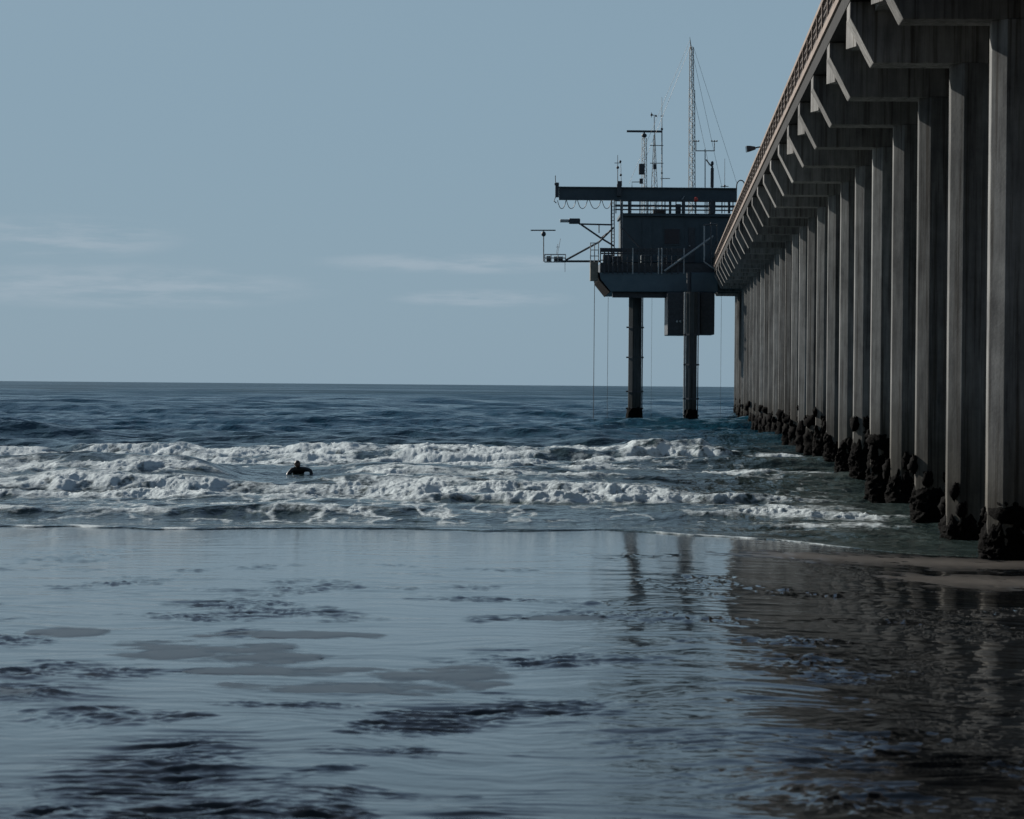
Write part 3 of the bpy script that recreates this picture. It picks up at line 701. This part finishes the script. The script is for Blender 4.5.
for x in (616, 622.5, 631, 640, 648, 656, 665, 676, 683.5, 696, 707, 712, 722, 733):
    wd_ = 1.7 if x in (683.5, 712) else .5
    MB().pbox(x-wd_, x+wd_, 199.5, 213.4, YP+3.45, .14).build('railing_post', M_STEEL, rr)
for (x0, x1, y0, lb) in ((653.5, 666, 209, 'rusty brown box on the cabin roof'), (676, 681, 204, 'narrow dark cabinet on the cabin roof left of the mast'), (709, 715.5, 202, 'dark cabinet on the cabin roof right of the mast')):
    tag(MB().pbox(x0, x1, y0, 213.4, YP+5, 1.).build('roof_box', M_RAILD if 'rusty' in lb else M_STEEL, bevel=.03), lb, 'box')
# hoist beam over the roof, sticking out to the left
hb = empty('hoist_beam', W(648, 200, YP+5), 'long dark hoist beam above the cabin roof, its left end jutting out over the sea', 'beam')
m = MB(); m.pbox(559, 737, 188.2, 199.8, YP+5, .35); m.pbox(559, 737, 187.2, 188.3, YP+4.8, .75); m.pbox(559, 737, 199.2, 200.3, YP+4.8, .75)
m.build('beam', M_DBLUE, hb)
m = MB(); m.pbox(555.3, 558.9, 182.5, 197, YP+4.9, .5); m.ptube([(555.6, 197, YP+5.1), (554, 201, YP+5.1), (556.3, 203, YP+5.1)], .05); m.ptube([(555.6, 183, YP+5.1), (555.3, 175.5, YP+5.1)], .035)
m.pbox(554.6, 559, 183, 185, YP+4.85, .4)
m.build('end_bracket', M_STEEL, hb)
m = MB()
for x in (628, 669, 728): m.pbox(x, x+2.4, 200.2, 213.3, YP+4.9, .4)
m.build('support', M_DBLUE, hb)
m = MB(); loops = [(557.5, 566), (566.5, 576), (577.5, 587.5), (589.5, 601), (602, 611.5)]
for a_, b_ in loops:
    m.ptube([(a_ + (b_-a_)*t/8, 200.3 + 8.3*(1 - abs(2*t/8-1)**2.4), YP+5.1) for t in range(9)], .035, 5)
m.build('cable_loops', M_STEEL, hb)
m = MB(); m.pbox(617, 621.5, 184, 196, YP+4.6, .5); m.build('trolley', M_STEEL, hb)
# frame / stair tower at the cabin's left end
e = empty('access_ladder', W(616, 262, YP+2), 'steel ladder frame at the left end of the cabin', 'ladder')
m = MB()
for x, mm in ((611.5, 1), (614.2, 1), (621, 1)):
    m.ptube([(x, 200, YP+2), (x, 263, YP+2)], .075 if x != 614.2 else .05, 6)
m.build('post', M_STEEL, e)
m = MB()
for k in range(17): m.ptube([(611.5, 203+k*3.5, YP+2), (614.2, 203+k*3.5, YP+2)], .03, 5)
m.build('rung', M_STEEL, e)
m = MB(); m.ptube([(622, 203, YP+2.4), (622, 250, YP+2.4)], .055); m.build('pipe', M_GALV, e)
# upper lamp boom
e = empty('lamp_boom', W(613, 225, YP+1.5), 'upper braced boom reaching left with a flat lamp at its tip', 'boom')
m = MB(); q = YP+1.5
m.ptube([(579, 224, q), (612.5, 224.8, q)], .075); m.ptube([(581, 224.5, q), (600, 237.5, q), (614, 246, q)], .085); m.ptube([(599, 225, q), (599, 233, q)], .05); m.ptube([(601, 238, q), (613.5, 228, q)], .06)
m.build('arm', M_STEEL, e)
m = MB(); m.pbox(569, 580.2, 218.3, 223.6, q-.3, .7); m.build('lamp_head', M_STEEL, e, bevel=.08)
m = MB(); m.pbox(560, 569.2, 219.2, 222.2, q-.2, .5); m.build('lamp_head', M_GALV, e, bevel=.06)
# lower instrument boom
e = empty('instrument_boom', W(600, 261, YP+1), 'lower braced boom reaching furthest left, carrying an instrument basket', 'boom')
m = MB(); q = YP+1
m.ptube([(562, 261.3, q), (600, 261.3, q)], .10); m.ptube([(566, 260, q), (599, 242, q), (613.5, 227.5, q)], .09)
m.build('arm', M_STEEL, e)
m = MB()
for x in (544.8, 551, 558, 565.5): m.ptube([(x, 254.5, q), (x, 262, q)], .045); m.ptube([(x, 254.5, q+.9), (x, 262, q+.9)], .045)
for y in (254.5, 258, 262):
    m.ptube([(544.8, y, q), (565.5, y, q)], .05); m.ptube([(544.8, y, q+.9), (565.5, y, q+.9)], .05)
    for x in (544.8, 565.5): m.ptube([(x, y, q), (x, y, q+.9)], .045)
bk = m.build('basket', M_GALV, e)
m = MB(); m.pbox(546.5, 551, 256, 261.8, q+.2, .5); m.pbox(554, 563, 256.5, 261.8, q+.2, .5); m.build('instrument_box', M_STEEL, bk)
m = MB(); m.ptube([(543.6, 261.5, q), (543.6, 230.5, q)], .045); m.ptube([(530.6, 230.3, q), (555.6, 230.3, q)], .055); m.build('sensor_mast', M_STEEL, e)
m = MB(); m.ball(W(543.6, 234, q), .22, sc_=(1,1,1.1)); m.build('sensor', M_STEEL, e, smooth=True)
m = MB(); m.ptube([(557.5, 254.5, q+.4), (560.5, 238.5, q+.4)], .02); m.ptube([(556.5, 254.5, q+.4), (557.8, 244, q+.4)], .02); m.ptube([(556, 247, q+.4), (559.5, 247, q+.4)], .018); m.ptube([(565, 262, q), (565, 272, q)], .02); m.build('whip_antenna', M_STEEL, e)
# braces and gangway towards the pier
tag(MB().ptube([(664.5, 271, YP-.3), (713.5, 236, YP-.5)], .10, 8).build('diagonal_brace', M_GALV), 'pale diagonal pipe brace rising to the right in front of the cabin', 'brace')
tag(MB().ptube([(620.8, 227, YP+1.6), (639.5, 247, YP+1.6)], .07, 6).build('diagonal_brace', M_STEEL), 'short dark diagonal brace falling to the right at the left of the cabin', 'brace')
e = empty('gangway_frame', W(711, 272, YP-.5), 'open steel gangway frame between the platform and the pier', 'gangway')
m = MB(); q = YP-1
for x, t_, b_ in ((704.5, 224.5, 264), (711, 222, 268), (717, 224, 271)):
    for y in (q, q+2.2): m.ptube([(x, t_, y), (x, b_, y)], .06)
for y in (q, q+2.2):
    m.ptube([(704.5, 225, y), (717, 224, y)], .06); m.ptube([(704.5, 262, y), (717, 270, y)], .07); m.ptube([(704.5, 263, y), (717, 240, y)], .045); m.ptube([(704.5, 243, y), (717, 247, y)], .045)
m.build('frame', M_STEEL, e)
m = MB(); m.ptube([(704.2, 226, q-.1), (704.2, 262, q-.1)], .06); m.ptube([(704.2, 262, q-.1), (716, 270, q-.1)], .06); m.build('handrail', M_GALV, e)
# lines hanging to the water
for px, t_, Y, r_, lb in ((594.6, 281, YP+1, .032, 'thin dark line hanging from the access cage to the water'), (608.2, 297, YP+6, .02, 'thin line hanging under the left end of the platform hull'), (652, 298, YP+6, .012, 'faint line hanging under the platform between its legs'), (721.5, 292, YP+6, .015, 'faint line hanging between the lower chamber and the pier')):
    a_ = W(px, t_, Y); o = MB().tube([a_, (a_.x, a_.y, -.5)], r_, 5).build('hanging_line', M_STEEL); tag(o, lb, 'line')

# ------------------------------------------------------------------ masts and instruments on the roof
def lattice(mb, px, pyb, pyt, w0, w1, Y, r, step, nleg=3):
    b = W(px, pyb, Y); t = W(px, pyt, Y); H_ = t.z - b.z; n = max(2, int(round(H_/step)))
    rings = []
    for i in range(n+1):
        f = i/n; w = w0 + (w1-w0)*f; c = b.lerp(t, f); c = Vector((b.x + (t.x-b.x)*f, b.y, b.z + H_*f))
        rings.append([c + Vector((w*.577*math.cos(2*PI*k/nleg + .5), w*.577*math.sin(2*PI*k/nleg + .5), 0)) for k in range(nleg)])
    for k in range(nleg): mb.tube([rg[k] for rg in rings], r, 5)
    for i in range(n):
        for k in range(nleg):
            k2 = (k+1) % nleg
            mb.tube([rings[i][k], rings[i+1][k2]] if (i+k) % 2 else [rings[i][k2], rings[i+1][k]], r*.6, 4)
            mb.tube([rings[i+1][k], rings[i+1][k2]], r*.55, 4)
    return b, t
YM = YP + 7
e = empty('lattice_mast', W(692, 213.4, YM), 'tallest pale lattice mast on the cabin roof, held by guy wires', 'mast')
m = MB(); lattice(m, 692, 213.4, 90, .62, .52, YM, .045, .55); m.build('lower_section', M_GALV, e)
m = MB(); lattice(m, 691.6, 90, 47, .42, .34, YM, .042, .5); m.build('upper_section', M_GALV, e)
m = MB(); m.ptube([(691.3, 50, YM), (689.8, 37, YM)], .075, 6, .015); m.build('tip', M_STEEL, e)
m = MB(); m.ptube([(686, 213, YM), (681.5, 213.2, YM-.3)], .01)
for a_, b_ in (((690, 40), (629, 184)), ((690.5, 46), (645, 160)), ((693.5, 47), (737, 184)), ((693, 55), (722, 188)), ((693, 92), (709, 166))):
    m.ptube([(a_[0], a_[1], YM), (b_[0], b_[1], YM-2)], .014, 4)
m.build('guy_wire', M_STEEL, e)
m = MB(); m.ptube([(682, 200, YM-2.5), (688, 190, YM-1)], .06); m.build('stay', M_GALV, e)
m = MB(); m.ball(W(696, 199.5, YP+3.3), .2, sc_=(1,1,1.2)); tag(m.build('warning_lamp', M_RED, smooth=True), 'small red warning lamp at the foot of the tall mast', 'lamp')
def cups(mb, px, py, Y, s=1.):
    mb.ptube([(px-3*s, py, Y), (px+3*s, py-.2, Y)], .03)
    for dx in (-3, 0, 3): mb.ball(W(px+dx*s, py-.5, Y), .085, 6, 5)
    mb.ptube([(px, py, Y), (px, py+5, Y)], .03)
# radar / cross-bar tower
e = empty('crossbar_tower', W(644.5, 213.4, YM-1), 'slim lattice tower topped by a long flat crossbar', 'tower')
m = MB(); lattice(m, 644.3, 213.4, 138, .50, .42, YM-1, .032, .5); m.build('tower', M_GALV, e)
m = MB(); m.pbox(626.8, 662, 130.3, 132.3, YM-1.1, .2); m.build('crossbar', M_STEEL, e)
m = MB(); m.ball(W(644.2, 135.5, YM-1), .26, sc_=(1,1,.8)); m.ptube([(644.2, 139, YM-1), (644.2, 132, YM-1)], .07); m.build('rotator', M_STEEL, e, smooth=True)
m = MB(); m.pbox(638.9, 644.9, 163.6, 174.3, YM-1.7, .5); m.build('equipment_box', M_STEEL, e, bevel=.05)
m = MB(); m.pbox(639.6, 643, 178.5, 183.5, YM-1.7, .4); m.ptube([(641.5, 182, YM-1.6), (632, 182, YM-1.6), (632, 187.5, YM-1.6)], .04); m.build('bracket', M_STEEL, e)
# tapering lattice tower with anemometer
e = empty('tapered_tower', W(654.5, 213.4, YM), 'tapering lattice tower with an anemometer on top', 'tower')
m = MB(); lattice(m, 654.4, 213.4, 135, .78, .10, YM, .03, .6); m.build('tower', M_GALV, e)
m = MB(); m.ptube([(654.4, 136, YM), (654.2, 116, YM)], .035); m.ptube([(651.5, 115.2, YM), (656.5, 115.2, YM)], .03); m.ball(W(651.6, 114.8, YM), .12); m.ball(W(656, 116, YM), .1); m.ptube([(651.4, 112.5, YM), (651.4, 117.5, YM)], .03); m.build('anemometer', M_STEEL, e)
m = MB(); m.pbox(653.2, 656.4, 164, 169, YM-.6, .3); m.build('equipment_box', M_STEEL, e)
# whip pole with crossbars
e = empty('antenna_pole', W(661.8, 213.4, YM-.5), 'tall thin antenna pole with three short crossbars, right of the crossbar tower', 'antenna')
m = MB(); m.ptube([(661.9, 213.4, YM-.5), (661.9, 130, YM-.5)], .06); m.ptube([(661.9, 130, YM-.5), (661.9, 97, YM-.5)], .045, 6, .02); m.build('pole', M_GALV, e)
m = MB(); m.ptube([(650, 145.5, YM-.5), (663.4, 145.5, YM-.5)], .035); m.ptube([(650, 163.2, YM-.5), (663.4, 163.2, YM-.5)], .035); m.ptube([(660.5, 178.5, YM-.5), (670, 178.5, YM-.5)], .035); m.ptube([(660, 116, YM-.5), (663.5, 116, YM-.5)], .03); m.ball(W(661.9, 129, YM-.5), .12); m.ball(W(661.9, 173, YM-.5), .1); m.build('crossbar', M_STEEL, e)
# small antennas at the beam's left part
e = empty('antenna_pole', W(617.7, 184, YM-2), 'short antenna with small vanes above the left end of the cabin', 'antenna')
m = MB(); m.ptube([(617.7, 186, YM-2), (617.7, 155, YM-2)], .04, 6, .025); m.build('pole', M_STEEL, e)
m = MB(); m.ptube([(614.5, 163, YM-2), (620.5, 163, YM-2)], .03); m.ball(W(620.3, 161.5, YM-2), .12); m.ball(W(617.7, 167.5, YM-2), .14); m.build('vane', M_STEEL, e)
e = empty('antenna_pole', W(621.2, 184, YM-2), 'shortest stub antenna beside the vaned one at the cabin left end', 'antenna')
m = MB(); m.ptube([(621.2, 186, YM-2), (620.8, 161, YM-2)], .035, 6, .02); m.build('pole', M_GALV, e)
m = MB(); m.ball(W(620.8, 175, YM-2), .12); m.pbox(617.5, 622, 181, 186, YM-2.2, .4); m.build('base_box', M_STEEL, e)
# anemometer pole right of the mast
e = empty('anemometer_pole', W(705, 213.4, YM-1), 'pole with a sideways arm carrying two cup anemometers, right of the tall mast', 'anemometer')
m = MB(); m.ptube([(705.1, 213.4, YM-1), (705.1, 149, YM-1)], .05); m.build('pole', M_GALV, e)
m = MB(); m.ptube([(696, 150.8, YM-1), (714.6, 150.8, YM-1)], .045); m.ptube([(696, 151, YM-1), (696, 142, YM-1)], .035); m.ptube([(714.4, 151, YM-1), (714.4, 143, YM-1)], .035); m.build('arm', M_STEEL, e)
for x in (696, 714.3):
    m = MB(); cups(m, x, 141.5, YM-1, .85); m.build('cups', M_STEEL, e)
e = empty('sensor_post', W(712.3, 213.4, YM-1.5), 'thick dark sensor post with a bent arm between two thin poles', 'sensor')
m = MB(); m.ptube([(712.3, 213.4, YM-1.5), (712.3, 166, YM-1.5)], .10, 8); m.pbox(710.8, 713.8, 168, 187, YM-1.7, .4); m.build('post', M_STEEL, e)
m = MB(); m.ptube([(706, 159.5, YM-1.5), (709, 163.5, YM-1.5), (712.3, 167, YM-1.5)], .06); m.ball(W(712.3, 163.5, YM-1.5), .18, sc_=(.8,.8,1.3)); m.build('arm', M_STEEL, e)
e = empty('antenna_pole', W(724.6, 213.4, YM-1), 'thin whip antenna with a small cross at its foot, nearest the pier', 'antenna')
m = MB(); m.ptube([(724.6, 213.4, YM-1), (724.8, 158.5, YM-1)], .03, 6, .018); m.build('pole', M_STEEL, e)
m = MB(); m.ptube([(720.5, 186.4, YM-1), (728.5, 186.4, YM-1)], .035); m.ball(W(724.6, 186, YM-1), .12); m.ptube([(724.6, 192, YM-1), (729, 200, YM-1)], .03); m.build('crossbar', M_STEEL, e)

# ------------------------------------------------------------------ surfer
YS = 97.5
def surfer():
    o = W(298, 474, YS); wl = .02
    base = Vector((o.x, YS, 0.0))
    # board: long rounded plank pointing at the beach, nose lifted
    n = 22; vs = []; fs = []
    for i in range(n+1):
        t = i/n; yb_ = -1.05 + 2.3*t
        w = .29*math.sin(PI*min(1, max(.0, .06 + .90*t)))**.55
        for (a, h) in ((-1, 0), (-.7, .035), (0, .045), (.7, .035), (1, 0), (.7, -.03), (0, -.04), (-.7, -.03)):
            vs.append(base + Vector((a*w + .22*0, yb_, .05 + h + .22*max(0, .35-t)**1.6)))
    for i in range(n):
        for j in range(8): fs.append((i*8+j, i*8+(j+1)%8, i*8+8+(j+1)%8, i*8+8+j))
    fs += [tuple(range(8))[::-1], tuple(n*8+j for j in range(8))]
    m, nt, p = newmat('white_board'); p.inputs['Base Color'].default_value = (.72, .74, .74, 1); p.inputs['Roughness'].default_value = .3
    bd_ = MB().poly(vs, fs).build('surfboard', m, smooth=True)
    tag(bd_, 'white surfboard lying in the foam under the paddling surfer', 'surfboard')
    # body: one skinned skeleton, prone, chest raised, arms out to both sides
    J = [((0, .95, .20), .135), ((0, .60, .27), .14), ((0, .25, .38), .19), ((0, .06, .47), .175), ((0, -.02, .545), .075), ((0, -.07, .61), .078),
         # arm on picture-right: shoulder, elbow high out, wrist, hand in the water
         ((.22, .05, .50), .10), ((.47, -.06, .46), .075), ((.55, -.18, .20), .058), ((.57, -.24, .10), .048),
         ((-.22, .05, .47), .10), ((-.37, -.08, .30), .078), ((-.40, -.32, .08), .045), ((-.40, -.38, .02), .04),
         ((.10, 1.05, .18), .10), ((.13, 1.45, .14), .075), ((.14, 1.85, .13), .05), ((.14, 2.0, .12), .04),
         ((-.10, 1.05, .18), .10), ((-.13, 1.45, .14), .075), ((-.14, 1.85, .13), .05), ((-.14, 2.0, .12), .04)]
    E = [(0,1),(1,2),(2,3),(3,4),(4,5),(3,6),(6,7),(7,8),(8,9),(3,10),(10,11),(11,12),(12,13),(0,14),(14,15),(15,16),(16,17),(0,18),(18,19),(19,20),(20,21)]
    me = bpy.data.meshes.new('person'); me.from_pydata([j[0] for j in J], E, [])
    pr = bpy.data.objects.new('person', me); COL.objects.link(pr); pr.location = base
    sk = pr.modifiers.new('skin', 'SKIN'); sd = pr.modifiers.new('sub', 'SUBSURF'); sd.levels = 2; sd.render_levels = 2
    for i, j in enumerate(J):
        me.skin_vertices[0].data[i].radius = (j[1], j[1]); me.skin_vertices[0].data[i].use_root = (i == 0)
    m2, nt, p = newmat('black_wetsuit'); p.inputs['Base Color'].default_value = (.012, .013, .015, 1); p.inputs['Roughness'].default_value = .4
    me.materials.append(m2); sk.use_smooth_shade = True
    # head: skin-tone ellipsoid with brow, nose, chin, ears; dark hair cap
    ms, nt, p = newmat('skin'); p.inputs['Base Color'].default_value = (.12, .07, .05, 1); p.inputs['Roughness'].default_value = .5
    mh, nt, p = newmat('dark_hair'); p.inputs['Base Color'].default_value = (.010, .009, .008, 1); p.inputs['Roughness'].default_value = .5
    me2 = bpy.data.meshes.new('head'); bm = bmesh.new(); bmesh.ops.create_uvsphere(bm, u_segments=28, v_segments=20, radius=1)
    for v in bm.verts:
        x, y, z = v.co; r = Vector((x*.078, y*.098, z*.122))
        if z < -.2: r.x *= 1 + .30*(z+.2); r.y -= .012*(-z)
        if y < -.6: r.y -= .022*math.exp(-((x/.16)**2 + ((z+.12)/.22)**2)); r.y += .008*math.exp(-(((abs(x)-.36)/.15)**2 + ((z-.08)/.12)**2)); r.y -= .006*math.exp(-((x/.3)**2 + ((z+.50)/.08)**2))
        r.x += math.copysign(.016, x)*math.exp(-(((abs(x)-1)/.12)**2 + (z/.25)**2 + (y/.22)**2))
        v.co = r
    bm.to_mesh(me2); bm.free(); me2.materials.append(ms); me2.polygons.foreach_set('use_smooth', [True]*len(me2.polygons))
    hd = bpy.data.objects.new('head', me2); COL.objects.link(hd); hd.parent = pr; hd.location = (-.02, -.11, .69); hd.rotation_euler = (.12, 0, .18); hd.scale = (1.28, 1.15, 1.08)
    me3 = bpy.data.meshes.new('hair'); bm = bmesh.new(); bmesh.ops.create_uvsphere(bm, u_segments=28, v_segments=20, radius=1)
    dl = [v for v in bm.verts if v.co.z < -.35 or (v.co.y < -.45 and v.co.z < .42)]
    bmesh.ops.delete(bm, geom=dl, context='VERTS')
    for v in bm.verts:
        k = 1 + .05*math.sin(9*v.co.x + 5*v.co.z)*math.sin(8*v.co.y)
        v.co = Vector((v.co.x*.088*k, v.co.y*.108*k + .004, v.co.z*.132*k))
    bm.to_mesh(me3); bm.free(); me3.materials.append(mh); me3.polygons.foreach_set('use_smooth', [True]*len(me3.polygons))
    hr = bpy.data.objects.new('hair', me3); COL.objects.link(hr); hr.parent = pr; hr.location = hd.location; hr.rotation_euler = hd.rotation_euler; hr.scale = hd.scale
    # eyes, hands
    me_, nt, p = newmat('eye'); p.inputs['Base Color'].default_value = (.02, .015, .012, 1); p.inputs['Roughness'].default_value = .15
    for s in (-1, 1):
        b = MB(); b.ball((0,0,0), .011, 8, 6); q = b.build('eye', me_, None, smooth=True); q.parent = pr; q.location = Vector(hd.location) + Vector((s*.029 + .016, -.089, .008))
    for s, wr in ((1, Vector((.57, -.24, .10))), (-1, Vector((-.40, -.38, .02)))):
        hm = MB(); dn = Vector((.05*s, -.35, -.9)).normalized(); sd_ = Vector((s, .0, 0)); th_ = dn.cross(sd_)
        hm.tube([wr - dn*.03, wr + dn*.03, wr + dn*.085], .034, 8, .042)
        for k, ln in enumerate((.072, .082, .077, .06)):
            a = wr + dn*.075 + sd_*(-.033 + .022*k)
            hm.tube([a, a + dn*ln*.5 + th_*.008, a + dn*ln + th_*.022], .0095, 6, .007)
        a = wr + dn*.03 - sd_*.036
        hm.tube([a, a + dn*.03 - sd_*.03, a + dn*.06 - sd_*.036], .0105, 6, .008)
        q = hm.build('hand', ms, None, smooth=True); q.parent = pr
    tag(pr, 'dark-haired surfer in a black wetsuit lying on a board, one arm reaching into the water', 'person')
    return pr, bd_
pr, bd_ = surfer()
# sit them on the water that is really there
iy = int(np.argmin(np.abs(yy - YS))); ix = int(np.argmin(np.abs(X[iy] - pr.location.x)))
sl_ = slice(max(0, ix-12), ix+12)
wz = float(np.mean(Zs[iy-6:iy+7, sl_])); pr.location.z = -.29; bd_.location.z = -.12
print('surfer water', wz)
